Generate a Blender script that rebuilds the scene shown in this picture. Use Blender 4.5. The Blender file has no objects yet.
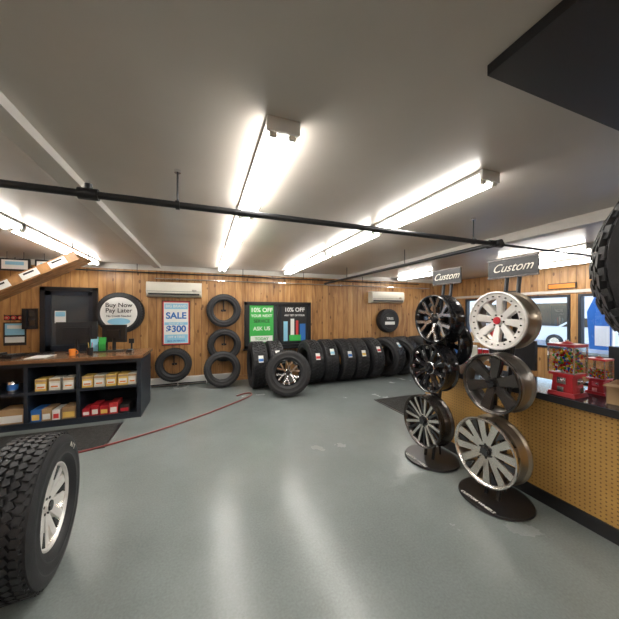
import bpy, bmesh, math, random
from mathutils import Matrix, Vector, Euler
random.seed(7)
R_=math.radians
sc=bpy.context.scene
COL=sc.collection

# ------------------------------------------------------------ materials
def mat(name,col,rough=.5,metal=0,bump=0,bscale=60,var=0,vscale=4,emit=None,estr=0,coat=0,spec=.5,trans=0):
    m=bpy.data.materials.new(name); m.use_nodes=True
    nt=m.node_tree; b=nt.nodes['Principled BSDF']
    b.inputs['Base Color'].default_value=(*col,1)
    b.inputs['Roughness'].default_value=rough
    b.inputs['Metallic'].default_value=metal
    b.inputs['Coat Weight'].default_value=coat
    b.inputs['Specular IOR Level'].default_value=spec
    b.inputs['Transmission Weight'].default_value=trans
    tc=nt.nodes.new('ShaderNodeTexCoord')
    if bump:
        n=nt.nodes.new('ShaderNodeTexNoise'); n.inputs['Scale'].default_value=bscale
        bp=nt.nodes.new('ShaderNodeBump'); bp.inputs['Strength'].default_value=bump; bp.inputs['Distance'].default_value=.01
        nt.links.new(tc.outputs['Object'],n.inputs['Vector']); nt.links.new(n.outputs['Fac'],bp.inputs['Height'])
        nt.links.new(bp.outputs['Normal'],b.inputs['Normal'])
    if var:
        n=nt.nodes.new('ShaderNodeTexNoise'); n.inputs['Scale'].default_value=vscale; n.inputs['Detail'].default_value=5
        r=nt.nodes.new('ShaderNodeValToRGB')
        r.color_ramp.elements[0].position=.3; r.color_ramp.elements[1].position=.7
        r.color_ramp.elements[0].color=(*[c*(1-var) for c in col],1)
        r.color_ramp.elements[1].color=(*[min(1,c*(1+var)) for c in col],1)
        nt.links.new(tc.outputs['Object'],n.inputs['Vector']); nt.links.new(n.outputs['Fac'],r.inputs['Fac'])
        nt.links.new(r.outputs['Color'],b.inputs['Base Color'])
    if emit:
        b.inputs['Emission Color'].default_value=(*emit,1); b.inputs['Emission Strength'].default_value=estr
    return m

def math_node(nt,op,a,b=None,c=None):
    n=nt.nodes.new('ShaderNodeMath'); n.operation=op
    for i,v in enumerate((a,b,c)):
        if v is None: continue
        if isinstance(v,(int,float)): n.inputs[i].default_value=v
        else: nt.links.new(v,n.inputs[i])
    return n.outputs[0]

def wood_planks():
    m=bpy.data.materials.new('knotty_pine'); m.use_nodes=True
    nt=m.node_tree; L=nt.links; b=nt.nodes['Principled BSDF']
    tc=nt.nodes.new('ShaderNodeTexCoord'); s=nt.nodes.new('ShaderNodeSeparateXYZ'); L.new(tc.outputs['Object'],s.inputs[0])
    u=math_node(nt,'ADD',s.outputs[0],s.outputs[1])
    q=math_node(nt,'DIVIDE',u,.14); idx=math_node(nt,'FLOOR',q); fr=math_node(nt,'FRACT',q)
    wn=nt.nodes.new('ShaderNodeTexWhiteNoise'); wn.noise_dimensions='1D'; L.new(idx,wn.inputs['W'])
    cb=nt.nodes.new('ShaderNodeCombineXYZ')
    L.new(math_node(nt,'MULTIPLY',u,12),cb.inputs[0]); L.new(math_node(nt,'MULTIPLY',idx,3.7),cb.inputs[1])
    L.new(math_node(nt,'MULTIPLY',s.outputs[2],1.9),cb.inputs[2])
    n=nt.nodes.new('ShaderNodeTexNoise'); n.inputs['Scale'].default_value=1; n.inputs['Detail'].default_value=5; n.inputs['Distortion'].default_value=.8
    L.new(cb.outputs[0],n.inputs['Vector'])
    r=nt.nodes.new('ShaderNodeValToRGB'); e=r.color_ramp.elements
    e[0].position=.25; e[0].color=(.26,.12,.04,1); e[1].position=.75; e[1].color=(.56,.33,.135,1)
    x=e.new(.5); x.color=(.43,.22,.08,1)
    f=math_node(nt,'ADD',n.outputs['Fac'],math_node(nt,'MULTIPLY',math_node(nt,'SUBTRACT',wn.outputs[0],.5),.25))
    L.new(f,r.inputs['Fac'])
    ck=nt.nodes.new('ShaderNodeCombineXYZ'); L.new(math_node(nt,'MULTIPLY',u,7.1),ck.inputs[0]); L.new(math_node(nt,'MULTIPLY',s.outputs[2],3.6),ck.inputs[2])
    v=nt.nodes.new('ShaderNodeTexVoronoi'); v.inputs['Scale'].default_value=1; L.new(ck.outputs[0],v.inputs['Vector'])
    kn=math_node(nt,'LESS_THAN',v.outputs['Distance'],.14)
    mx=nt.nodes.new('ShaderNodeMixRGB'); mx.inputs[2].default_value=(.11,.045,.015,1); L.new(math_node(nt,'MULTIPLY',kn,.75),mx.inputs[0]); L.new(r.outputs[0],mx.inputs[1])
    gp=math_node(nt,'LESS_THAN',fr,.06)
    m2=nt.nodes.new('ShaderNodeMixRGB'); m2.inputs[2].default_value=(.09,.04,.015,1); L.new(math_node(nt,'MULTIPLY',gp,.7),m2.inputs[0]); L.new(mx.outputs[0],m2.inputs[1])
    L.new(m2.outputs[0],b.inputs['Base Color']); b.inputs['Roughness'].default_value=.35
    bp=nt.nodes.new('ShaderNodeBump'); bp.inputs['Strength'].default_value=.5; bp.inputs['Distance'].default_value=.01
    L.new(math_node(nt,'SUBTRACT',1,gp),bp.inputs['Height']); L.new(bp.outputs[0],b.inputs['Normal'])
    return m

def floor_mat():
    m=bpy.data.materials.new('painted_concrete'); m.use_nodes=True
    nt=m.node_tree; L=nt.links; b=nt.nodes['Principled BSDF']
    tc=nt.nodes.new('ShaderNodeTexCoord')
    n=nt.nodes.new('ShaderNodeTexNoise'); n.inputs['Scale'].default_value=1.1; n.inputs['Detail'].default_value=6; n.inputs['Roughness'].default_value=.6
    n2=nt.nodes.new('ShaderNodeTexNoise'); n2.inputs['Scale'].default_value=75; n2.inputs['Detail'].default_value=2
    for k in (n,n2): L.new(tc.outputs['Object'],k.inputs['Vector'])
    r=nt.nodes.new('ShaderNodeValToRGB'); e=r.color_ramp.elements
    e[0].position=.2; e[0].color=(.165,.19,.185,1); e[1].position=.8; e[1].color=(.24,.27,.265,1)
    f=math_node(nt,'ADD',n.outputs['Fac'],math_node(nt,'MULTIPLY',math_node(nt,'SUBTRACT',n2.outputs['Fac'],.5),.7))
    L.new(f,r.inputs['Fac']); L.new(r.outputs[0],b.inputs['Base Color'])
    rr=math_node(nt,'MULTIPLY_ADD',n.outputs['Fac'],.16,.17); L.new(rr,b.inputs['Roughness'])
    b.inputs['Specular IOR Level'].default_value=.5
    n3=nt.nodes.new('ShaderNodeTexNoise'); n3.inputs['Scale'].default_value=14; L.new(tc.outputs['Object'],n3.inputs['Vector'])
    bp=nt.nodes.new('ShaderNodeBump'); bp.inputs['Strength'].default_value=.08; bp.inputs['Distance'].default_value=.02
    L.new(n3.outputs['Fac'],bp.inputs['Height']); L.new(bp.outputs[0],b.inputs['Normal'])
    return m

def peg_mat():
    m=bpy.data.materials.new('perforated_hardboard'); m.use_nodes=True
    nt=m.node_tree; L=nt.links; b=nt.nodes['Principled BSDF']
    tc=nt.nodes.new('ShaderNodeTexCoord'); s=nt.nodes.new('ShaderNodeSeparateXYZ'); L.new(tc.outputs['Object'],s.inputs[0])
    u=math_node(nt,'ADD',s.outputs[0],s.outputs[1])
    def c(v):
        q=math_node(nt,'SUBTRACT',math_node(nt,'FRACT',math_node(nt,'DIVIDE',v,.028)),.5); return math_node(nt,'MULTIPLY',q,q)
    d=math_node(nt,'SQRT',math_node(nt,'ADD',c(u),c(s.outputs[2])))
    h=math_node(nt,'LESS_THAN',d,.18)
    n=nt.nodes.new('ShaderNodeTexNoise'); n.inputs['Scale'].default_value=7; L.new(tc.outputs['Object'],n.inputs['Vector'])
    r=nt.nodes.new('ShaderNodeValToRGB'); r.color_ramp.elements[0].color=(.45,.25,.065,1); r.color_ramp.elements[1].color=(.62,.37,.11,1); L.new(n.outputs['Fac'],r.inputs['Fac'])
    mx=nt.nodes.new('ShaderNodeMixRGB'); mx.inputs[2].default_value=(.17,.085,.025,1); L.new(h,mx.inputs[0]); L.new(r.outputs[0],mx.inputs[1])
    L.new(mx.outputs[0],b.inputs['Base Color']); b.inputs['Roughness'].default_value=.45
    return m

WOOD=wood_planks(); FLOOR=floor_mat(); PEG=peg_mat()
CEIL=mat('beige_ceiling_paint',(.55,.495,.44),.30,var=.06,vscale=1.5)
TRIMW=mat('painted_trim',(.68,.65,.60),.4)
WHITE=mat('white_enamel',(.8,.8,.78),.35)
OFFW=mat('offwhite_plastic',(.72,.69,.6),.4)
BLACK=mat('black_paint',(.015,.015,.017),.35)
NAVY=mat('dark_shelf_laminate',(.018,.024,.035),.35)
SATIN=mat('black_powdercoat',(.02,.02,.022),.3,metal=.3)
PIPE=mat('black_iron_pipe',(.03,.03,.032),.4,metal=.6)
RUB=mat('tire_rubber',(.015,.015,.017),.55,bump=.15,bscale=150)
RUBM=mat('tire_sidewall_detail',(.03,.03,.032),.5)
CHROME=mat('machined_aluminium',(.80,.80,.82),.18,metal=1)
SILV=mat('silver_alloy_paint',(.70,.67,.62),.26,metal=.9)
BRIGHT=mat('bright_silver_paint',(.80,.78,.75),.3,metal=.35)
BARREL=mat('barrel_metal',(.30,.28,.26),.3,metal=.9)
BRONZE=mat('bronze_barrel',(.38,.32,.25),.28,metal=.9)
GBLK=mat('gloss_black_alloy',(.012,.012,.014),.12,coat=.5)
GUN=mat('gunmetal_alloy',(.10,.09,.085),.25,metal=.8)
RED=mat('red_enamel',(.45,.02,.03),.3)
REDM=mat('dark_red_rubber',(.24,.05,.045),.5)
TUBE=mat('fluorescent_tube',(1,1,1),.4,emit=(1,.965,.91),estr=28)
DGLASS=mat('tinted_glass',(.02,.025,.03),.05,spec=.8)
DOORG=mat('door_tinted_glass',(.05,.06,.07),.08,spec=.8)
GLASS=mat('clear_glass',(1,1,1),.0,trans=1)
ACRYL=mat('clear_acrylic',(1,1,1),.03,trans=1)
BROWNTOP=mat('walnut_counter_top',(.19,.095,.045),.22,var=.3,vscale=9)
DARKTOP=mat('slate_counter_top',(.04,.05,.065),.15)
BLUETOP=mat('blue_grey_worktop',(.32,.40,.48),.2)
MAT_=mat('mat_carpet',(.03,.03,.028),.95,bump=.5,bscale=300,var=.4,vscale=40)
PAPER=mat('paper_white',(.85,.85,.82),.6)
PBLUE=mat('print_light_blue',(.30,.62,.80),.5)
PDBL=mat('print_blue',(.03,.16,.50),.5)
PRED=mat('print_red',(.6,.05,.05),.5)
PGRN=mat('print_green',(.05,.45,.08),.45)
PBLK=mat('print_black',(.02,.02,.02),.5)
CARD=mat('cardboard',(.42,.27,.14),.8,var=.1)
YEL=mat('yellow_label',(.75,.5,.12),.5)
ORNG=mat('orange_print',(.8,.25,.03),.5)
PINE=mat('pine_board',(.36,.18,.07),.4,var=.3,vscale=12)
ASPH=mat('asphalt',(.2,.205,.21),.9,var=.2)
BLDG=mat('building_siding',(.6,.65,.7),.7)
CANDY=[mat('candy_%s'%n,c,.25) for n,c in (('red',(.6,.02,.02)),('yellow',(.8,.5,.02)),('green',(.05,.4,.05)),('blue',(.03,.1,.6)),('white',(.8,.75,.7)),('orange',(.8,.2,.02)))]

# ------------------------------------------------------------ builder
I4=Matrix.Identity(4)
class B:
    def __init__(s): s.bm=bmesh.new(); s.m=[]
    def mi(s,m):
        if m not in s.m: s.m.append(m)
        return s.m.index(m)
    def face(s,vs,i,smooth=False):
        try:
            f=s.bm.faces.new(vs); f.material_index=i; return f
        except ValueError: return None
    def box(s,c,d,m,M=I4):
        i=s.mi(m); v=[]
        for z in(-.5,.5):
            for x,y in((-.5,-.5),(.5,-.5),(.5,.5),(-.5,.5)):
                v.append(s.bm.verts.new(M@Vector((c[0]+x*d[0],c[1]+y*d[1],c[2]+z*d[2]))))
        for q in((3,2,1,0),(4,5,6,7),(0,1,5,4),(1,2,6,5),(2,3,7,6),(3,0,4,7)): s.face([v[k] for k in q],i)
        return s
    def bx(s,x0,x1,y0,y1,z0,z1,m,M=I4): return s.box(((x0+x1)/2,(y0+y1)/2,(z0+z1)/2),(x1-x0,y1-y0,z1-z0),m,M)
    def prism(s,pts,z0,z1,m,M=I4,top=None,m2=None):
        i=s.mi(m); j=s.mi(m2 or m); top=top or pts
        f0=z0 if callable(z0) else (lambda x,y:z0); f1=z1 if callable(z1) else (lambda x,y:z1)
        a=[s.bm.verts.new(M@Vector((x,y,f0(x,y)))) for x,y in pts]; b=[s.bm.verts.new(M@Vector((x,y,f1(x,y)))) for x,y in top]
        s.face(a[::-1],i); s.face(b,j); n=len(a)
        for k in range(n): s.face([a[k],a[(k+1)%n],b[(k+1)%n],b[k]],i)
        return s
    def lathe(s,prof,m,M=I4,seg=48,closed=False,mats=None):
        rings=[]
        for r,z in prof:
            if r<1e-6: rings.append([s.bm.verts.new(M@Vector((0,0,z)))])
            else: rings.append([s.bm.verts.new(M@Vector((r*math.cos(2*math.pi*k/seg),r*math.sin(2*math.pi*k/seg),z))) for k in range(seg)])
        n=len(prof)
        for a in range(n if closed else n-1):
            A=rings[a];C=rings[(a+1)%n]; i=s.mi(mats[a] if mats else m)
            for k in range(seg):
                k2=(k+1)%seg
                if len(A)==1 and len(C)==1: continue
                if len(A)==1: s.face([A[0],C[k2],C[k]],i)
                elif len(C)==1: s.face([A[k],A[k2],C[0]],i)
                else: s.face([A[k],A[k2],C[k2],C[k]],i)
        return s
    def cyl(s,p0,p1,r,m,seg=16,r2=None,M=I4):
        p0=Vector(p0);p1=Vector(p1);d=p1-p0;L=d.length
        Q=M@Matrix.Translation(p0)@d.to_track_quat('Z','Y').to_matrix().to_4x4()
        return s.lathe([(0,0),(r,0),(r if r2 is None else r2,L),(0,L)],m,Q,seg)
    def sph(s,c,r,m,M=I4,seg=10,sc=(1,1,1)):
        k=seg//2
        Q=M@Matrix.Translation(c)@Matrix.Diagonal((*sc,1))
        return s.lathe([(r*math.sin(math.pi*t/k),-r*math.cos(math.pi*t/k)) for t in range(k+1)],m,Q,seg)
    def mesh(s,name,ang=35):
        bmesh.ops.recalc_face_normals(s.bm,faces=s.bm.faces[:])
        me=bpy.data.meshes.new(name); s.bm.to_mesh(me); s.bm.free()
        for m in s.m: me.materials.append(m)
        me.polygons.foreach_set('use_smooth',[True]*len(me.polygons)); me.set_sharp_from_angle(angle=R_(ang))
        return me
    def obj(s,name,loc=(0,0,0),rot=(0,0,0),parent=None,ang=35): return put(s.mesh(name,ang),name,loc,rot,parent)
def put(me,name,loc=(0,0,0),rot=(0,0,0),parent=None,scale=1):
    o=bpy.data.objects.new(name,me); COL.objects.link(o); o.location=loc
    if isinstance(rot,Matrix): o.rotation_euler=rot.to_euler()
    else: o.rotation_euler=rot
    o.scale=(scale,)*3 if isinstance(scale,(int,float)) else scale
    if parent: o.parent=parent
    return o
def text(name,body,loc,rot,size,m,parent=None,shear=0,ext=.001,sx=1,off=.012):
    c=bpy.data.curves.new(name,'FONT'); c.body=body; c.size=size; c.align_x='CENTER'; c.align_y='CENTER'; c.extrude=ext; c.shear=shear; c.offset=size*off
    c.materials.append(m); o=put(c,name,loc,rot,parent); o.scale=(sx,1,1); return o
RW=(R_(90),0,0)            # facing -Y
RX=(R_(90),0,R_(-90))      # facing -X

# ------------------------------------------------------------ room shell
X0,X1,Y0,Y1,H=-4.2,7.0,-3.5,6.35,2.43
B().bx(X0-.2,X1+.2,Y0-.2,Y1+.2,-.1,0,FLOOR).obj('floor')
B().bx(X0-.2,X1+.2,Y0-.2,Y1+.2,H,H+.1,CEIL).obj('ceiling')
B().bx(X0-.2,X1+.2,Y1,Y1+.15,0,H,WOOD).obj('wall_back')
B().bx(X0-.15,X0,Y0,Y1,0,H,WOOD).obj('wall_left')
B().bx(X0-.2,X1+.2,Y0-.15,Y0,0,H,WOOD).obj('wall_front')
wr=B(); wins=[(-1.2,.9),(1.15,3.33),(3.46,4.5),(4.75,5.9)]; z0,z1=.72,1.86
wr.bx(X1,X1+.15,Y0,Y1,0,z0,WOOD); wr.bx(X1,X1+.15,Y0,Y1,z1,H,WOOD)
yy=Y0
for a,b in wins: wr.bx(X1,X1+.15,yy,a,z0,z1,WOOD); yy=b
wr.bx(X1,X1+.15,yy,Y1,z0,z1,WOOD); wr.obj('wall_right')
for i,(a,b) in enumerate(wins):
    w=B(); t=.05
    w.bx(X1-.02,X1+.1,a,b,z0,z0+t,NAVY).bx(X1-.02,X1+.1,a,b,z1-t,z1,NAVY).bx(X1-.02,X1+.1,a,a+t,z0+t,z1-t,NAVY).bx(X1-.02,X1+.1,b-t,b,z0+t,z1-t,NAVY)
    if b-a>1.5: w.bx(X1-.01,X1+.09,(a+b)/2-.025,(a+b)/2+.025,z0+t,z1-t,NAVY)
    w.bx(X1+.04,X1+.046,a+t,b-t,z0+t,z1-t,GLASS)
    w.obj('window_%d'%(i+1))
B().bx(X1-.03,X1,Y0,Y1,1.89,1.95,TRIMW).obj('trim_1')
B().bx(-.92,-.80,Y0,Y1,H-.055,H,TRIMW).obj('trim_2')
B().bx(3.38,3.50,Y0,Y1,H-.10,H,TRIMW).obj('trim_3')
B().bx(X0,X1,Y1-.05,Y1,H-.10,H,TRIMW).obj('trim_4')
B().bx(1.0,X1,-.2,.75,H-.04,H-.001,BLACK).obj('ceiling_bulkhead')
hb=B(); hb.bx(-1.6,.62,Y1-.06,Y1,.02,.17,WHITE).bx(-1.6,.62,Y1-.075,Y1-.055,.13,.16,WHITE).bx(-1.6,.62,Y1-.072,Y1-.06,.03,.055,BLACK)
for k in range(5): hb.bx(-1.6+k*.55,-1.585+k*.55,Y1-.08,Y1,0,.175,WHITE)
hb.obj('baseboard_heater')
B().bx(.65,X1,Y1-.02,Y1,0,.1,PINE).obj('baseboard_back')

# ------------------------------------------------------------ lamps
def fixture(x,y0,y1):
    b=B(); zt=H-.002
    M=Matrix.Translation((x,y0,0))@Matrix.Rotation(R_(90),4,'X')@Matrix.Diagonal((1,1,-1,1))
    L=y1-y0
    b.prism([(-.075,zt),(-.08,zt-.02),(-.035,zt-.045),(.035,zt-.045),(.08,zt-.02),(.075,zt)],0,L,WHITE,M)
    b.bx(x-.082,x+.082,y0,y0+.018,zt-.065,zt,WHITE).bx(x-.082,x+.082,y1-.018,y1,zt-.065,zt,WHITE)
    for s in(-1,1):
        b.cyl((x+s*.048,y0+.03,zt-.062),(x+s*.048,y1-.03,zt-.062),.019,TUBE,12)
        for yy in(y0+.012,y1-.032): b.bx(x+s*.048-.018,x+s*.048+.018,yy,yy+.02,zt-.083,zt-.04,OFFW)
    b.obj('fluorescent_light_fixture')
for x in(-1.85,.36,1.77):
    fixture(x,1.30,2.52); fixture(x,2.58,3.80) ; fixture(x,3.84,6.10)
    fixture(x,-2.6,-.25)  # unseen fixtures behind the camera, added as fill light
fixture(4.9,2.2,3.45); fixture(4.9,4.9,6.15); fixture(6.1,2.0,4.3); fixture(4.9,-2.5,-.4)  # last fixture is unseen behind the camera, also added for fill

# ------------------------------------------------------------ pipes
p=B(); yP,zP=2.02,2.2
p.cyl((X0,yP,zP),(2.85,yP,zP),.022,PIPE,16); p.cyl((2.8,yP,zP),(X1,yP,zP),.012,PIPE,12)
p.cyl((2.8,yP-.05,zP),(2.8,Y1,zP),.022,PIPE,16)
p.cyl((2.72,yP,zP),(2.90,yP,zP),.034,PIPE,16); p.cyl((2.8,yP-.07,zP),(2.8,yP+.08,zP),.034,PIPE,16)
for x in(-.64,):
    p.cyl((x-.05,yP,zP),(x+.05,yP,zP),.034,PIPE,16); p.cyl((x,yP,zP),(x,yP,zP+.06),.02,PIPE,12); p.cyl((x,yP,zP+.05),(x,yP,zP+.08),.012,CHROME,10)
for x in(-3,-.16,2.5):
    p.cyl((x,yP,zP+.02),(x,yP,H),.006,PIPE,8); p.cyl((x,yP,H-.02),(x,yP,H-.001),.02,CHROME,12); p.cyl((x-.012,yP,zP),(x+.012,yP,zP),.03,PIPE,14)
for y in(3.4,5.2): p.cyl((2.8,y,zP+.02),(2.8,y,H),.006,PIPE,8)
p.obj('sprinkler_pipe')
c=B(); c.cyl((-3.6,6.22,2.27),(5.6,6.22,2.27),.014,PIPE,10)
for x in(-3,-1.2,.8,2.2,3.8,5.2): c.cyl((x,6.22,2.27),(x,6.22,H-.001),.006,PIPE,8)
c.cyl((-.9,6.24,2.16),(6.0,6.24,2.16),.012,CHROME,10)
for x in(-.5,1.6,3.2,5.7): c.bx(x-.02,x+.02,6.24,6.348,2.14,2.18,CHROME)
c.obj('electrical_conduit')

def ac(x,z,w):
    b=B(); M=Matrix.Translation((x-w/2,6.348,z))@Matrix.Rotation(R_(90),4,'Z')@Matrix.Rotation(R_(90),4,'X')
    b.prism([(0,-.14),(0,.15),(-.17,.15),(-.2,.11),(-.21,-.03),(-.17,-.12),(-.1,-.14)],0,w,OFFW,M)
    b.bx(x-w/2+.04,x+w/2-.04,6.13,6.16,z-.105,z-.07,BLACK)
    b.bx(x-w/2+.01,x+w/2-.01,6.136,6.15,z-.035,z-.03,BLACK)
    b.bx(x+w/2-.18,x+w/2-.1,6.13,6.14,z-.02,z,CHROME)
    for k in range(9): b.bx(x-w/2+.05,x+w/2-.05,6.18+.016*k,6.186+.016*k,z+.15,z+.153,BLACK)
    b.obj('wall_air_conditioner')
ac(-.54,1.94,1.0); ac(4.55,1.88,1.0)

# ------------------------------------------------------------ door, window w/ posters
d=B(); xa,xb=-2.70,-1.86; yb_=6.347
d.bx(xa,xa+.07,6.28,yb_,0,1.95,BLACK).bx(xb-.07,xb,6.28,yb_,0,1.95,BLACK).bx(xa,xb,6.28,yb_,1.88,1.95,BLACK)
d.bx(xa+.07,xa+.15,6.30,6.34,.0,1.88,NAVY).bx(xb-.15,xb-.07,6.30,6.34,0,1.88,NAVY).bx(xa+.07,xb-.07,6.30,6.34,1.80,1.88,NAVY).bx(xa+.07,xb-.07,6.30,6.34,0,.9,NAVY)
d.bx(xa+.15,xb-.15,6.315,6.33,.9,1.80,DOORG)
d.bx(xb-.14,xb-.10,6.26,6.30,.95,1.1,CHROME).cyl((xb-.12,6.25,1.0),(xb-.22,6.25,1.0),.01,CHROME)
d.bx(xa+.2,xa+.36,6.312,6.316,1.3,1.52,PAPER).bx(xa+.21,xa+.35,6.309,6.313,1.42,1.5,PBLUE)
d.obj('door_1')
w=B(); xa,xb,za,zb=.84,2.41,.68,1.73
w.bx(xa,xb,6.28,yb_,zb-.07,zb,BLACK).bx(xa,xb,6.28,yb_,za,za+.07,BLACK).bx(xa,xa+.07,6.28,yb_,za,zb,BLACK).bx(xb-.07,xb,6.28,yb_,za,zb,BLACK)
w.bx(1.60,1.65,6.29,yb_,za,zb,BLACK).bx(xa+.05,xb-.05,6.33,6.345,za+.05,zb-.05,DOORG)
w.bx(xa-.03,xb+.03,6.24,yb_,za-.03,za,BLACK)
win=w.obj('window_5')
ps=B().bx(.96,1.50,6.318,6.326,.80,1.65,PGRN).bx(.98,1.48,6.314,6.319,.82,.96,PAPER).obj('green_sale_poster')
text('headline','10% OFF',(1.23,6.315,1.54),RW,.135,PAPER,ps,off=.02); text('line_a','YOUR NEXT',(1.23,6.315,1.41),RW,.085,PAPER,ps,off=.02)
text('line_b','SERVICE',(1.23,6.315,1.29),RW,.10,PBLK,ps,off=.02); text('line_c','ASK US',(1.23,6.315,1.12),RW,.12,PAPER,ps,off=.02); text('line_d','TODAY',(1.23,6.312,.89),RW,.09,PGRN,ps,off=.02)
ps=B().bx(1.70,2.32,6.318,6.326,.78,1.66,PBLK).bx(1.74,1.84,6.312,6.319,.82,1.28,PBLUE).bx(1.91,2.00,6.312,6.319,.82,1.34,PAPER).bx(2.14,2.28,6.312,6.319,.82,1.22,PDBL).bx(2.04,2.10,6.312,6.319,.9,1.3,PRED).bx(1.88,2.16,6.308,6.313,.82,.96,PGRN).obj('dark_sale_poster')
text('headline','10% OFF',(2.01,6.314,1.55),RW,.135,PAPER,ps,off=.02); text('sub','ANY SET OF FOUR',(2.01,6.314,1.42),RW,.06,PAPER,ps)
ps=B().bx(-.79,-.26,6.32,6.348,.82,1.73,PBLK).bx(-.775,-.275,6.314,6.322,.835,1.715,PRED).bx(-.752,-.298,6.31,6.316,.858,1.692,PAPER).bx(-.74,-.31,6.306,6.311,1.56,1.67,PBLUE).bx(-.74,-.31,6.306,6.311,.87,1.04,PBLUE).bx(-.74,-.31,6.306,6.311,1.235,1.29,PBLUE).obj('sale_poster_board')
text('t1','BIG BRAND',(-.525,6.303,1.615),RW,.075,PAPER,ps,off=.02); text('t2','SALE',(-.525,6.308,1.42),RW,.18,PDBL,ps,off=.03)
text('t3','$300',(-.525,6.303,1.15),RW,.18,PDBL,ps,off=.03); text('t4','SAVE UP TO',(-.525,6.303,1.26),RW,.05,PAPER,ps); text('t5','OFF 4 TIRES',(-.525,6.303,.99),RW,.06,PAPER,ps); text('t6','MAIL IN REBATE',(-.525,6.303,.91),RW,.045,PDBL,ps)

# ------------------------------------------------------------ tires
def tire_mesh(name,R,W,Rr,kind):
    b=B(); h=W/2; s=R-Rr
    half=[(Rr,h*.70),(Rr+.008,h*.80),(Rr+.22*s,h*.97),(Rr+.27*s,h*1.0),(Rr+.31*s,h*.975),(Rr+.58*s,h*.985),(Rr+.62*s,h*1.01),(R-.24*s,h*.96),(R-.1*s,h*.88),(R-.016,h*.76)]
    prof=half+[(r,-z) for r,z in half[::-1]]+[(Rr+.02,-h*.66),(R-.05,-h*.72),(R-.04,0),(R-.05,h*.72),(Rr+.02,h*.66)]
    mats=[RUB]*len(prof); mats[3]=RUBM; mats[5]=RUBM
    b.lathe(prof,RUB,seg=72,closed=True,mats=mats)
    def shoulder(N,la,lb,wd,tk):
        for sd in(-1,1):
            for k in range(N):
                a=2*math.pi*(k+.5*(sd>0))/N; ln=la if k%2 else lb
                M=Matrix.Rotation(a,4,'Z')@Matrix.Translation((R-.006,0,sd*h*.76))@Matrix.Rotation(-sd*.42,4,'Y')
                b.box((-ln*.5,0,0),(ln,wd,tk),RUB,M)
    if kind=='mud':
        rows=[(-.54,.40,.35),(-.16,.30,-.3),(.20,.30,.3),(.56,.38,-.35)]; N=int(2*math.pi*R/.075)
        for ri,(zc,wd,sk) in enumerate(rows):
            for k in range(N):
                a=2*math.pi*(k+.5*(ri%2)+(.25 if ri>1 else 0))/N
                M=Matrix.Rotation(a,4,'Z')@Matrix.Translation((R-.010,0,zc*h))@Matrix.Rotation(sk,4,'X')
                b.box((0,0,0),(.022,.052,wd*h*.92),RUB,M)
        shoulder(N,.06,.04,.046,.03)
    elif kind=='at':
        rows=[(-.62,.30,.2),(-.31,.26,-.5),(0,.24,.3),(.31,.26,.5),(.62,.30,-.2)]; N=int(2*math.pi*R/.046)
        for ri,(zc,wd,sk) in enumerate(rows):
            for k in range(N):
                a=2*math.pi*(k+.43*ri)/N
                M=Matrix.Rotation(a,4,'Z')@Matrix.Translation((R-.010,0,zc*h))@Matrix.Rotation(sk,4,'X')
                b.box((0,0,0),(.020,.033,wd*h*.9),RUB,M)
        shoulder(N//2*2,.045,.03,.03,.022)
    else:
        rows=[(-.64,.28,.15),(-.32,.26,.5),(0,.26,0),(.32,.26,-.5),(.64,.28,-.15)]; N=int(2*math.pi*R/.045)
        for ri,(zc,wd,sk) in enumerate(rows):
            for k in range(N):
                a=2*math.pi*(k+.37*ri)/N
                M=Matrix.Rotation(a,4,'Z')@Matrix.Translation((R-.011,0,zc*h))@Matrix.Rotation(sk,4,'X')
                b.box((0,0,0),(.018,.036,wd*h*.9),RUB,M)
    return b.mesh(name,40)
MUD=tire_mesh('mud_tire_mesh',.455,.30,.255,'mud')
ROAD=tire_mesh('road_tire_mesh',.345,.21,.205,'road')
MED=tire_mesh('truck_tire_mesh',.405,.26,.225,'at')

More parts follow.
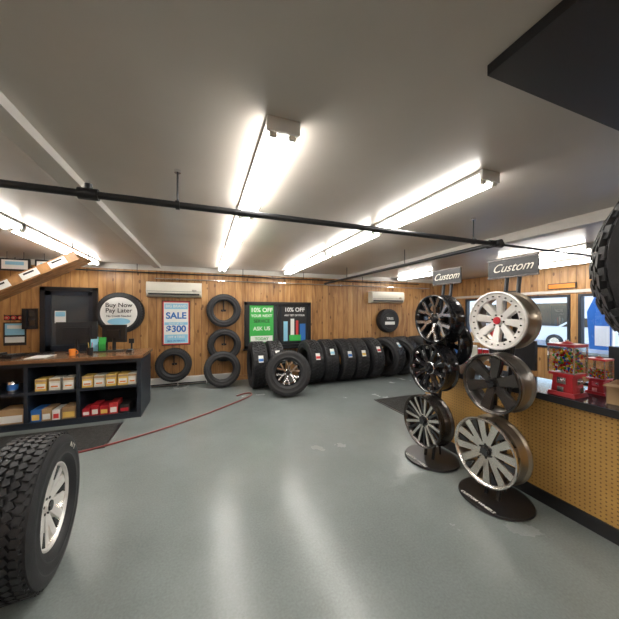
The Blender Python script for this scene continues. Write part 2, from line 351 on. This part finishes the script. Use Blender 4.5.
# ------------------------------------------------------------ wheels
def wheel_mesh(name,R,D,style,body,facem,barrel,cap=None,lip=None):
    b=B()
    prof=[(R,0),(R-.010,.002),(R-.022,-.012),(R-.032,-.05),(R-.045,-D*.5),(R-.03,-D+.012),(R-.008,-D),(R,-D),(R,-D+.012),(R-.016,-D+.026),(R-.022,-D+.06),(R-.030,-.09),(R-.012,-.03),(R,-.018)]
    lip=lip or facem
    mats=[lip,lip,barrel,barrel,barrel,barrel,barrel,barrel,barrel,barrel,barrel,barrel,lip,lip]
    b.lathe(prof,barrel,seg=64,closed=True,mats=mats)
    k=R/.26
    zf=lambda x,y:-.045+.03*min(1,math.hypot(x,y)/(R*.9))
    def bar(ang,r0,o0,w0,r1,o1,w1,fm=None,bm_=None,th=.035,inset=.78):
        M=Matrix.Rotation(ang,4,'Z')
        r0,o0,w0,r1,o1,w1=[v*k for v in(r0,o0,w0,r1,o1,w1)]
        pts=[(r0,o0-w0/2),(r1,o1-w1/2),(r1,o1+w1/2),(r0,o0+w0/2)]
        b.prism(pts,lambda x,y:zf(x,y)-th,lambda x,y:zf(x,y)-.004,bm_ or body,M)
        if fm:
            q=[(r0,o0-w0*inset/2),(r1-.004,o1-w1*inset/2),(r1-.004,o1+w1*inset/2),(r0,o0+w0*inset/2)]
            b.prism(q,lambda x,y:zf(x,y)-.005,lambda x,y:zf(x,y)+.003,fm,M)
    def n(N):
        return [2*math.pi*i/N+.3 for i in range(N)]
    if style=='split':
        for a in n(6):
            bar(a,.05,0,.062,.15,0,.062,facem,inset=.55)
            for s in(-1,1): bar(a,.13,s*.014,.040,.236,s*.062,.058,facem,inset=.62)
    elif style=='multi':
        for a in n(8):
            bar(a,.05,0,.05,.15,0,.05,None)
            for s in(-1,1): bar(a,.14,s*.012,.034,.236,s*.040,.036,None)
            bar(a,.14,0,.010,.20,0,.016,facem,facem,.006); bar(a+math.pi/8,.205,0,.028,.232,0,.034,facem,facem,.012)
    elif style=='mesh':
        for a in n(6):
            for s in(-1,1):
                bar(a,.05,s*.010,.034,.236,s*.050,.040,facem,inset=.66)
            bar(a+math.pi/6,.06,0,.03,.236,0,.022,None)
    elif style=='bead':
        for a in n(8): bar(a,.05,0,.05,.205,0,.07,facem,inset=.8)
        b.lathe([(R-.06,-.03),(R-.06,-.012),(R-.02,-.006),(R-.02,-.03)],facem,seg=64,closed=True)
        for i in range(24):
            a=2*math.pi*i/24; b.cyl(((R-.04)*math.cos(a),(R-.04)*math.sin(a),-.012),((R-.04)*math.cos(a),(R-.04)*math.sin(a),.0),.006,GBLK,8)
    elif style=='six':
        for a in n(6):
            bar(a,.05,0,.07,.236,0,.105,facem,inset=.82)
            bar(a,.10,0,.018,.215,0,.034,GBLK,GBLK,.002)
    elif style=='vee':
        for a in n(6):
            for s in(-1,1): bar(a,.045,s*.018,.046,.238,s*.066,.066,facem,inset=.88)
            bar(a,.15,0,.012,.238,0,.05,GBLK,GBLK,.012,inset=.9)
            bar(a+math.pi/6,.06,0,.04,.13,0,.02,facem)
    b.lathe([(0,-.10),(.072*k,-.10),(.075*k,-.045),(.06*k,-.036),(.036*k,-.038),(.034*k,-.02),(.03*k,-.012),(0,-.01)],body,seg=32,mats=[body,body,facem,body,body,cap or GBLK,cap or GBLK])
    for i in range(6):
        a=2*math.pi*i/6; b.cyl((.052*k*math.cos(a),.052*k*math.sin(a),-.05),(.052*k*math.cos(a),.052*k*math.sin(a),-.03),.008,GBLK if facem is not GBLK else CHROME,6)
    return b.mesh(name,30)
WD=.175
WH={
 'a3':wheel_mesh('wheel_split',.245,WD,'split',GBLK,CHROME,GBLK,lip=GBLK),
 'a2':wheel_mesh('wheel_multi',.245,WD,'multi',GBLK,CHROME,GBLK,lip=GBLK),
 'a1':wheel_mesh('wheel_mesh',.255,WD,'mesh',GBLK,SILV,GUN,lip=GUN),
 'b3':wheel_mesh('wheel_bead',.235,WD,'bead',BRIGHT,BRIGHT,BRONZE,RED),
 'b2':wheel_mesh('wheel_six',.24,WD,'six',GUN,GUN,BARREL),
 'b1':wheel_mesh('wheel_vee',.262,WD,'vee',GUN,SILV,BRONZE),
}
def rack(bx,by,keys,word,zs=(.40,.93,1.43),sw=.40):
    colx=lambda z: bx-.03+.14*z
    r=B()
    r.lathe([(0,0),(.255,0),(.265,.01),(.26,.022),(0,.026)],SATIN,Matrix.Translation((bx,by,0))@Matrix.Diagonal((.95,1,1,1)),48)
    for s in(-.05,.05):
        r.cyl((colx(0),by+s,.02),(colx(1.92),by+s,1.92),.016,SATIN,12)
    for z in(.15,.65,1.18,1.66,1.9): r.box((colx(z),by,z),(.02,.12,.03),SATIN)
    for z in zs:
        r.cyl((colx(z),by,z),(colx(z)-.09,by,z),.022,SATIN,12); r.box((colx(z),by,z),(.03,.14,.08),SATIN)
    r.cyl((bx+.12,by,.02),(colx(.6),by,.6),.012,SATIN,10)
    Ms=Matrix.Translation((colx(1.87)-.03,by,1.87))
    r.box((0,0,0),(.015,sw,.165),BLACK,Ms); r.box((-.006,0,.076),(.012,sw+.01,.01),GUN,Ms); r.box((-.006,0,-.076),(.012,sw+.01,.01),GUN,Ms)
    o=r.obj('wheel_display_rack')
    text('header_lettering',word,(colx(1.87)-.042,by,1.87),RX,.10,OFFW,o,shear=.5,sx=1.0,off=0)
    text('base_lettering','CUSTOM WHEELS',(bx-.20,by,.028),(0,0,R_(-90)),.035,PAPER,o,shear=.2)
    for z,kk in zip(zs,keys):
        put(WH[kk],'alloy_wheel',(colx(z)-.165,by,z),Matrix.Rotation(R_(-90),4,'Y')@Matrix.Rotation(random.random(),4,'Z'))
    return o
rack(2.18,2.24,('a1','a2','a3'),'Custom',sw=.36)
rack(2.19,1.58,('b1','b2','b3'),'Custom')
put(WH['a2'],'alloy_wheel',(2.50,2.27,1.17),Matrix.Rotation(R_(90),4,'Y'))

# foreground tire on wheel
RY=Matrix.Rotation(R_(90),4,'Y')
ft=put(MED,'truck_tire_on_alloy_wheel',(-.90,2.02,.393),Matrix.Rotation(R_(4),4,'Z')@RY,scale=.97)
put(wheel_mesh('wheel_fore',.23,.21,'vee',BRIGHT,BRIGHT,SILV),'wheel',(0,0,.10),(0,0,.2),ft)
for wd,ph in (('A/T',R_(150)),):
    for i,ch in enumerate(wd):
        a=ph-i*R_(6); rr=.325
        text('letter_%d'%i,ch,(rr*math.cos(a),rr*math.sin(a),.132),(0,0,a-R_(90)),.04,OFFW,ft)
# tire row
for i,x in enumerate((1.0,1.33,2.1,2.46,2.82,3.18,3.54,4.02,4.46,4.95,5.45)):
    yaw=(0,.0,.04,-.04,.03,-.03,.04,.35,.42,.3,.1)[i]; yy=5.62 if i<2 else 5.55
    t=put(MUD,'truck_tire',(x,yy,.455),Matrix.Rotation(yaw,4,'Z')@RY)
    a=R_(20+random.random()*25)
    lb=B(); M=Matrix.Rotation(math.atan2(-math.cos(a),-math.sin(a)),4,'Z')
    lb.box((.4575,0,0),(.004,.13,.09),PAPER,M); lb.box((.4605,.02,0),(.003,.05,.085),(PDBL,YEL,PRED,PBLUE)[i%4],M); lb.obj('label',parent=t)
mt=put(MED,'truck_tire_on_black_wheel',(1.42,4.86,.405),Matrix.Rotation(R_(-16),4,'Z')@Matrix.Rotation(R_(78),4,'X'))
put(wheel_mesh('wheel_lean',.23,.21,'split',GBLK,CHROME,GBLK,lip=GBLK),'wheel',(0,0,.10),(0,0,.1),mt)
for x,z,s in((-.56,.44,.97),(.40,1.53,1.02),(.41,.80,1.0)):
    t=put(ROAD,'wall_mounted_tire',(x,6.235,z),RW,scale=s)
    B().bx(-.05,.05,-.02,.02,-.12+.012,-.08,SATIN).cyl((0,0,-.105),(0,0,.02),.015,SATIN).cyl((0,.0,.0),(0,.21,.0),.012,SATIN).obj('bracket',parent=t)
put(ROAD,'road_tire',(.35,5.90,.352),(R_(80),0,0),scale=1.03)
t=put(ROAD,'tire_sign',(-1.47,6.225,1.48),RW,scale=1.12)
B().lathe([(0,0),(.262,0),(.262,.02),(0,.022)],PAPER,Matrix.Translation((0,0,.085)),48).obj('disc',parent=t)
B().lathe([(0,0),(.08,0),(.08,.01),(0,.012)],PBLUE,Matrix.Translation((.0,-.14,.105))@Matrix.Diagonal((2,.7,1,1)),24).obj('logo',parent=t)
for s,z in(('Buy Now',.13),('Pay Later',.04),('No Credit Needed',-.05)): text('line',s,(0,z,.112),(0,0,0),.1 if z>.03 else .045,PBLK,t)
t=put(ROAD,'tire_sign',(4.58,6.235,1.27),RW,scale=.9)
B().lathe([(0,0),(.215,0),(.215,.02),(0,.022)],PBLK,Matrix.Translation((0,0,.085)),40).box((0,-.07,.112),(.34,.09,.004),PAPER).obj('disc',parent=t)
text('line','TIRES',(0,.06,.112),(0,0,0),.1,PAPER,t)
# near right tire on stand
nt=B(); nt.lathe([(0,0),(.3,0),(.3,.02),(0,.03)],SATIN,seg=40).cyl((0,0,.02),(0,0,1.65),.03,SATIN).cyl((0,0,1.64),(-.20,.11,1.64),.03,SATIN)
nt.obj('tire_display_stand',(1.79,.06,0))
put(MUD,'truck_tire',(1.545,.215,1.66),Matrix.Rotation(R_(-60),4,'Z')@Matrix.Rotation(R_(90),4,'X'),scale=.95)

# ------------------------------------------------------------ left sales counter
b=B(); xl,xr,yf,yb=-3.8,-.84,4.6,5.38
b.bx(xl-.02,xr+.03,yf-.04,yb+.02,.845,.89,BROWNTOP)
b.bx(xl,xr,yb-.03,yb,0,.845,NAVY).bx(xr-.05,xr,yf,yb-.03,0,.845,NAVY).bx(xl,xl+.05,yf,yb-.03,0,.845,NAVY)
for x in(-2.12,-1.575): b.bx(x-.02,x+.02,yf+.005,yb-.03,.08,.80,NAVY)
b.bx(xl+.05,xr-.05,yf,yb-.03,.79,.845,NAVY).bx(xl+.05,xr-.05,yf,yb-.03,.435,.47,NAVY).bx(xl+.05,xr-.05,yf,yb-.03,.0,.08,NAVY)
b.obj('shelf_counter')
b=B()
for i,x in enumerate((-1.978,-1.836,-1.688,-1.482,-1.346,-1.21,-1.069,-.955)):
    w=.118 if i<7 else .10; hh=.155; y=yf+.03
    b.bx(x-w/2,x+w/2,y,y+.2,.472,.472+hh,(YEL,OFFW,OFFW,YEL,OFFW,YEL,YEL,OFFW)[i]); b.bx(x-w*.4,x+w*.4,y-.003,y,.50,.565,PAPER); b.bx(x-w*.3,x+w*.3,y-.005,y-.002,.512,.53,ORNG); b.bx(x-w*.5,x+w*.5,y-.002,y,.59,.62,CARD)
b.obj('filter_boxes')
b=B()
for x0_,x1_,hh,m1,m2 in((-2.4,-2.15,.18,CARD,PAPER),(-2.08,-1.98,.15,PDBL,YEL),(-1.97,-1.87,.15,CARD,PAPER),(-1.86,-1.78,.13,PAPER,PRED),(-1.76,-1.61,.15,CARD,YEL),(-1.54,-1.45,.10,RED,PAPER),(-1.44,-1.35,.14,RED,PAPER),(-1.34,-1.24,.12,RED,YEL),(-1.23,-1.13,.15,PRED,PAPER),(-1.11,-.99,.11,PBLK,RED)):
    b.bx(x0_,x1_,yf+.03,yf+.28,.081,.081+hh,m1); b.bx(x0_+.012,x1_-.012,yf+.026,yf+.03,.10,.081+hh*.6,m2)
b.obj('parts_boxes')
M=Matrix.Translation((-2.30,4.72,.472)); b=B(); b.lathe([(0,0),(.05,0),(.052,.01),(.052,.12),(.046,.13),(.046,.135),(0,.135)],CHROME,M,24).lathe([(.053,.03),(.053,.1)],PDBL,M,24); b.obj('paint_can')
def monitor(x,y,w,h,rz=0):
    b=B(); b.bx(-w/2,w/2,-.02,.02,.14,.14+h,BLACK).bx(-w/2+.015,w/2-.015,.02,.024,.155,.125+h,DGLASS).bx(-w/2+.08,w/2-.08,-.045,-.02,.2,.06+h,SATIN)
    b.cyl((0,-.01,.01),(0,-.01,.2),.025,SATIN).lathe([(0,0),(.13,0),(.13,.012),(0,.02)],SATIN,Matrix.Diagonal((1,.75,1,1)),28)
    b.obj('computer_monitor',(x,y,.891),(0,0,rz))
monitor(-1.76,5.12,.48,.32,.15); monitor(-1.30,5.16,.36,.27,-.35)
b=B(); b.box((0,0,.012),(.42,.14,.02),BLACK)
for i in range(12):
    for j in range(4): b.box((-.18+i*.033,-.048+j*.032,.026),(.026,.026,.008),GUN)
b.obj('keyboard',(-2.25,5.08,.891))
B().prism([(-.04,-.07),(.04,-.07),(.04,.07),(-.04,.07)],0,.035,SATIN).box((0,.02,.037),(.06,.05,.004),PBLUE).box((0,-.035,.038),(.06,.05,.006),GUN).cyl((0,.1,0),(0,.1,.14),.012,SATIN).box((0,.1,.16),(.07,.02,.07),SATIN).obj('card_reader',(-1.05,4.95,.891))
b=B(); b.lathe([(0,0),(.035,0),(.04,.1),(.036,.1),(.032,.008),(0,.008)],SATIN,seg=20)
for i in range(5): a=i*1.3; b.cyl((.01*math.cos(a),.01*math.sin(a),.01),(.03*math.cos(a),.03*math.sin(a),.17),.004,(PRED,PDBL,YEL,PBLK,PGRN)[i],8)
b.obj('pen_cup',(-1.52,4.85,.891))
def papers(x,y,n,s=.1):
    b=B()
    for i in range(n): b.box((random.uniform(-.015,.015),random.uniform(-.01,.01),.002+i*.004),(.21,.28,.003),PAPER,Matrix.Rotation(random.uniform(-s,s),4,'Z'))
    b.obj('paper_stack',(x,y,.891))
papers(-2.8,4.95,8); papers(-2.05,4.78,4,.2)
# brochure holder, sticky pads, mug, phone on counter
b=B(); b.bx(-.12,.12,-.05,.05,0,.012,SATIN)
for i in range(3):
    b.bx(-.11,.11,-.04+i*.03,-.036+i*.03,.012,.12+.03*i,ACRYL if i==0 else SATIN)
    if i: b.bx(-.095,-.005,-.055+i*.03,-.045+i*.03,.014,.17+.03*i,PBLUE); b.bx(.005,.095,-.055+i*.03,-.045+i*.03,.014,.16+.03*i,PGRN)
b.obj('brochure_holder',(-1.50,5.14,.891))
b=B(); b.lathe([(0,0),(.036,0),(.04,.09),(.036,.09),(.032,.01),(0,.01)],ORNG,seg=20)
for i in range(6):
    a0=-1.3+i*.52; a1=a0+.52; b.cyl((.04+.025*math.cos(a0),0,.045+.025*math.sin(a0)),(.04+.025*math.cos(a1),0,.045+.025*math.sin(a1)),.005,ORNG,8)
b.obj('coffee_mug',(-1.72,4.84,.891))
B().prism([(-.1,-.1),(.1,-.1),(.1,.1),(-.1,.1)],0,.04,BLACK).box((-.065,0,.058),(.045,.2,.03),SATIN).box((.04,.04,.045),(.09,.06,.008),DGLASS).box((.04,-.045,.045),(.09,.08,.008),GUN).obj('desk_telephone',(-2.42,4.84,.891))
B().bx(-.2,.2,-.2,.2,.09,.17,OFFW).bx(-.2,.2,-.2,.2,0,.085,SATIN).bx(-.15,.15,-.26,-.15,.05,.06,PAPER).prism([(-.16,-.1),(.16,-.1),(.16,.14),(-.16,.14)],.17,.2,SATIN).obj('printer',(-3.3,5.1,.891))
B().box((0,0,0),(.2,.05,.36),BLACK).box((-.05,-.045,0),(.055,.05,.3),SATIN).box((.045,-.03,.08),(.08,.012,.1),DGLASS).box((.045,-.03,-.07),(.08,.012,.1),GUN).obj('wall_phone',(-2.85,6.323,1.38))
ps=B().box((0,0,0),(.3,.01,.4),PBLK).box((0,-.006,.08),(.26,.004,.2),PBLUE).box((0,-.009,.12),(.2,.004,.06),PAPER).box((0,-.006,-.1),(.26,.004,.1),PAPER).obj('wall_flyer',(-3.06,6.344,1.12))
b=B()
for i in range(4): b.cyl((i*.09,0,0),(i*.09,-.03,0),.035,RED,16).cyl((i*.09,-.03,0),(i*.09,-.035,0),.02,CHROME,12)
b.box((.135,-.004,0),(.36,.008,.09),BLACK); b.obj('marker_light_display',(-3.16,6.348,1.40))
# hanging sloped wooden display
b=B(); M=Matrix.Translation((-2.35,4.95,1.86))@Matrix.Rotation(R_(-30),4,'Y')
for k in range(6): b.box((0,-.25+k*.1,0),(1.7,.085,.025),PINE,M)
for x in(-.8,-.3,.25,.8): b.box((x,0,.03),(.05,.6,.04),PINE,M)
b.box((0,-.31,-.02),(1.7,.02,.12),PINE,M)
for i in range(5): b.box((-.7+i*.33,-.323,-.02),(.2,.006,.09),PAPER,M); b.box((-.7+i*.33,-.328,.0),(.12,.004,.02),PBLK,M)
for x in(-.8,.8):
    for y in(-.28,.28):
        q=M@Vector((x,y,0)); b.cyl(q,(q.x,q.y,H),.008,PIPE,8)
b.obj('hanging_display_shelf')
for x,w in((-2.72,.36),(-2.27,.42)):
    B().box((0,0,0),(w,.03,.19),BLACK).box((0,-.017,0),(w-.05,.006,.14),PAPER).box((0,-.021,.02),(w-.14,.004,.05),PBLUE).cyl((-.1,0,.09),(-.1,0,.199),.004,PIPE,6).cyl((.1,0,.09),(.1,0,.199),.004,PIPE,6).obj('hanging_framed_certificate',(x,5.65,2.23))

B().bx(-2.9,-1.05,3.72,4.42,0.001,.012,MAT_).bx(-2.93,-1.02,3.69,4.45,0.001,.007,BLACK).obj('floor_mat')
B().bx(2.75,3.7,3.3,4.05,0.001,.012,MAT_).bx(2.72,3.73,3.27,4.08,0.001,.007,BLACK).obj('floor_mat')
cu=bpy.data.curves.new('air_hose','CURVE'); cu.dimensions='3D'; cu.bevel_depth=.010; cu.bevel_resolution=3
pts=[(-2.4,3.25),(-1.75,3.48),(-1.26,3.62),(-.80,3.81),(-.175,4.18),(.40,4.66),(.78,5.0),(.86,5.2),(.72,5.25),(.55,5.1)]
sp=cu.splines.new('NURBS'); sp.points.add(len(pts)-1); sp.use_endpoint_u=True; sp.order_u=4
for q,(x,y) in zip(sp.points,pts): q.co=(x,y,.012,1)
cu.materials.append(REDM); put(cu,'air_hose')

# ------------------------------------------------------------ right counter
b=B(); xf=2.5; ye=2.62
b.bx(xf,xf+.04,-1.0,ye,.10,.82,PEG).bx(xf-.012,xf+.05,-1.0,ye,0,.10,BLACK).bx(xf,xf+.45,ye,ye+.04,.10,.82,PEG).bx(xf,xf+.45,ye,ye+.05,0,.1,BLACK)
b.bx(xf+.41,xf+.45,-1.0,ye,0,.82,NAVY)
b.bx(xf-.05,xf+.50,-1.05,ye+.08,.82,.875,DARKTOP)
b.bx(xf-.056,xf-.048,-1.05,ye+.08,.822,.873,BLACK)
b.obj('service_counter')
b=B(); b.bx(3.02,3.62,-1.0,2.5,.70,.745,BLUETOP).bx(3.02,3.06,-1.0,2.5,.0,.70,NAVY)
for y in(-.98,.8,2.46): b.bx(3.06,3.6,y,y+.04,0,.70,NAVY)
b.obj('office_desk')
def candy(x,y,s,n=150):
    b=B()
    b.prism([(-.11,-.11),(.11,-.11),(.11,.11),(-.11,.11)],0,.03,RED,top=[(-.10,-.10),(.10,-.10),(.10,.10),(-.10,.10)])
    b.prism([(-.085,-.085),(.085,-.085),(.085,.085),(-.085,.085)],.03,.16,RED,top=[(-.075,-.075),(.075,-.075),(.075,.075),(-.075,.075)])
    b.box((0,0,.17),(.2,.2,.02),RED)
    for rz in(0,R_(90)):
        M=Matrix.Rotation(rz,4,'Z')
        b.box((-.088,0,.12),(.012,.07,.05),CHROME,M); b.cyl((-.09,0,.12),(-.115,0,.12),.014,CHROME,14,M=M); b.box((-.12,0,.12),(.006,.045,.012),CHROME,M); b.box((-.095,0,.055),(.03,.05,.04),CHROME,M)
    b.box((0,0,.40),(.215,.215,.02),RED); b.lathe([(.0,.43),(.03,.425),(.05,.41)],RED,seg=20); b.cyl((0,0,.42),(0,0,.44),.014,CHROME,12)
    for dx in(-.1,.1):
        for dy in(-.1,.1): b.box((dx,dy,.285),(.012,.012,.21),CHROME)
    for i in range(n):
        r=.0115; lay=i//36; b.sph((random.uniform(-.082,.082),random.uniform(-.082,.082),.193+lay*.02+random.random()*.008),r,random.choice(CANDY),seg=6)
    o=b.obj('candy_vending_machine',(x,y,.876)); o.scale=(s*.85,s*.85,s)
    g=B()
    for dx,dy,sx,sy in((-.1,0,.004,.19),(.1,0,.004,.19),(0,-.1,.19,.004),(0,.1,.19,.004)): g.box((dx,dy,.285),(sx,sy,.205),ACRYL)
    g.obj('canister',parent=o)
candy(2.57,1.29,.94,300)
candy(2.83,1.22,.66,160)
B().bx(-.13,.13,-.1,.1,0,.005,CARD).bx(-.13,-.125,-.1,.1,0,.13,CARD).bx(.125,.13,-.1,.1,0,.13,CARD).bx(-.13,.13,-.1,-.095,0,.13,CARD).bx(-.13,.13,.095,.1,0,.13,CARD).box((-.17,0,.135),(.1,.2,.004),CARD).box((0,0,.05),(.2,.15,.08),PAPER).obj('cardboard_box',(2.72,1.0,.876),(0,0,.2))
b=B(); b.bx(-.02,.02,-.25,.25,.14,.45,BLACK).bx(.02,.024,-.235,.235,.155,.435,DGLASS).cyl((0,0,.01),(0,0,.2),.025,SATIN).lathe([(0,0),(.12,0),(.12,.012),(0,.02)],SATIN,seg=24).obj('computer_monitor',(3.25,2.15,.746))
b=B()
b.bx(-.45,-.41,-.2,.2,0,1.2,WHITE).bx(.41,.45,-.2,.2,0,1.2,WHITE)
for z in(.08,.38,.68,.98): b.bx(-.41,.41,-.2,.2,z,z+.02,WHITE)
for z in(.1,.4,.7,1.0):
    x=-.39
    while x<.33:
        w=random.uniform(.05,.09); b.bx(x,x+w,-.17,.05,z,z+random.uniform(.12,.22),random.choice([RED,PRED,PAPER,PDBL,YEL,OFFW,CARD])); x+=w+.012
b.obj('merchandise_shelf',(4.55,3.55,0),(0,0,R_(-50)))
b=B()
b.bx(-.6,.6,-.25,.25,0,.85,NAVY).bx(-.63,.63,-.28,.28,.85,.89,BLUETOP)
for k in range(3): b.bx(-.58+.4*k,-.2+.4*k,-.262,-.25,.1,.8,PINE); b.box((-.25+.4*k,-.27,.6),(.02,.02,.1),CHROME)
b.obj('storage_cabinet',(5.7,2.2,0),(0,0,R_(-90)))
B().box((0,0,0),(.02,.5,.12),BLACK).box((-.012,0,0),(.005,.46,.09),ORNG).obj('small_wall_sign',(6.98,3.6,2.04))
b=B()
for i in range(5):
    a=2*math.pi*i/5; b.cyl((0,0,.1),(.28*math.cos(a),.28*math.sin(a),.06),.02,SATIN,8); b.sph((.28*math.cos(a),.28*math.sin(a),.03),.03,SATIN)
b.cyl((0,0,.08),(0,0,.44),.025,CHROME).box((0,0,.48),(.48,.48,.08),BLACK).box((.25,0,.85),(.07,.44,.5),BLACK).cyl((.2,0,.46),(.27,0,.7),.02,SATIN)
for s in(-1,1): b.box((0,s*.27,.68),(.28,.05,.03),SATIN); b.cyl((0,s*.27,.46),(0,s*.27,.67),.015,SATIN)
b.obj('office_chair',(4.2,1.6,0))

# ------------------------------------------------------------ outside
B().bx(7.3,70,-40,50,-.2,-.12,ASPH).obj('parking_lot')
b=B(); b.bx(26,34,-14,40,-.12,3.4,BLDG).bx(25.9,26,-14,40,2.7,3.4,PDBL)
for k in range(10): b.bx(25.92,26.0,-12+k*5,-9+k*5,.4,2.2,DGLASS)
b.obj('neighboring_building')
b=B(); b.cyl((0,0,-.12),(0,0,2.1),.025,WHITE).prism([(-.02,.1),(.42,.1),(.5,1.5),(.3,2.0),(-.02,2.05)],-.006,.006,PDBL,Matrix.Rotation(R_(90),4,'Z')@Matrix.Rotation(R_(90),4,'X')).box((0,.2,.9),(.02,.28,.5),PAPER); b.cyl((0,0,-.12),(0,0,-.08),.25,SATIN)
b.obj('feather_banner',(9.3,3.75,0))
b=B(); prof=[(-2.1,.35),(2.1,.35),(2.15,.75),(1.3,.95),(.6,1.4),(-1.1,1.45),(-1.8,1.0),(-2.15,.9)]
MC=Matrix.Rotation(R_(90),4,'Z')@Matrix.Rotation(R_(90),4,'X')
b.prism(prof,-.85,.85,BLDG,MC)
b.prism([(1.1,.98),(.56,1.34),(-1.05,1.38),(-1.6,1.02)],-.87,.87,DGLASS,MC)
for y in(-1.35,1.35):
    for s in(-.88,.68): b.cyl((s,y,.33-.02),(s+.2,y,.33-.02),.33,RUB,24); b.cyl((s-.01,y,.31),(s+.21,y,.31),.19,SILV,16)
b.obj('parked_car',(15,6.2,-.1))

# ------------------------------------------------------------ world, camera
wd=bpy.data.worlds.new('sky'); sc.world=wd; wd.use_nodes=True; nt_=wd.node_tree
sk=nt_.nodes.new('ShaderNodeTexSky'); sk.sky_type='NISHITA'; sk.sun_disc=False; sk.sun_elevation=R_(30); sk.sun_rotation=R_(200)
bg=nt_.nodes['Background']; nt_.links.new(sk.outputs[0],bg.inputs[0]); bg.inputs[1].default_value=.8
cam=bpy.data.cameras.new('camera'); co=bpy.data.objects.new('camera',cam); COL.objects.link(co)
co.location=(0,0,1.5); co.rotation_euler=(R_(90),0,R_(-20.7)); cam.lens=16.28; cam.sensor_width=36; cam.shift_y=.004; cam.clip_start=.05; cam.clip_end=300
sc.camera=co
sc.view_settings.view_transform='Standard'; sc.view_settings.look='None'; sc.view_settings.exposure=0
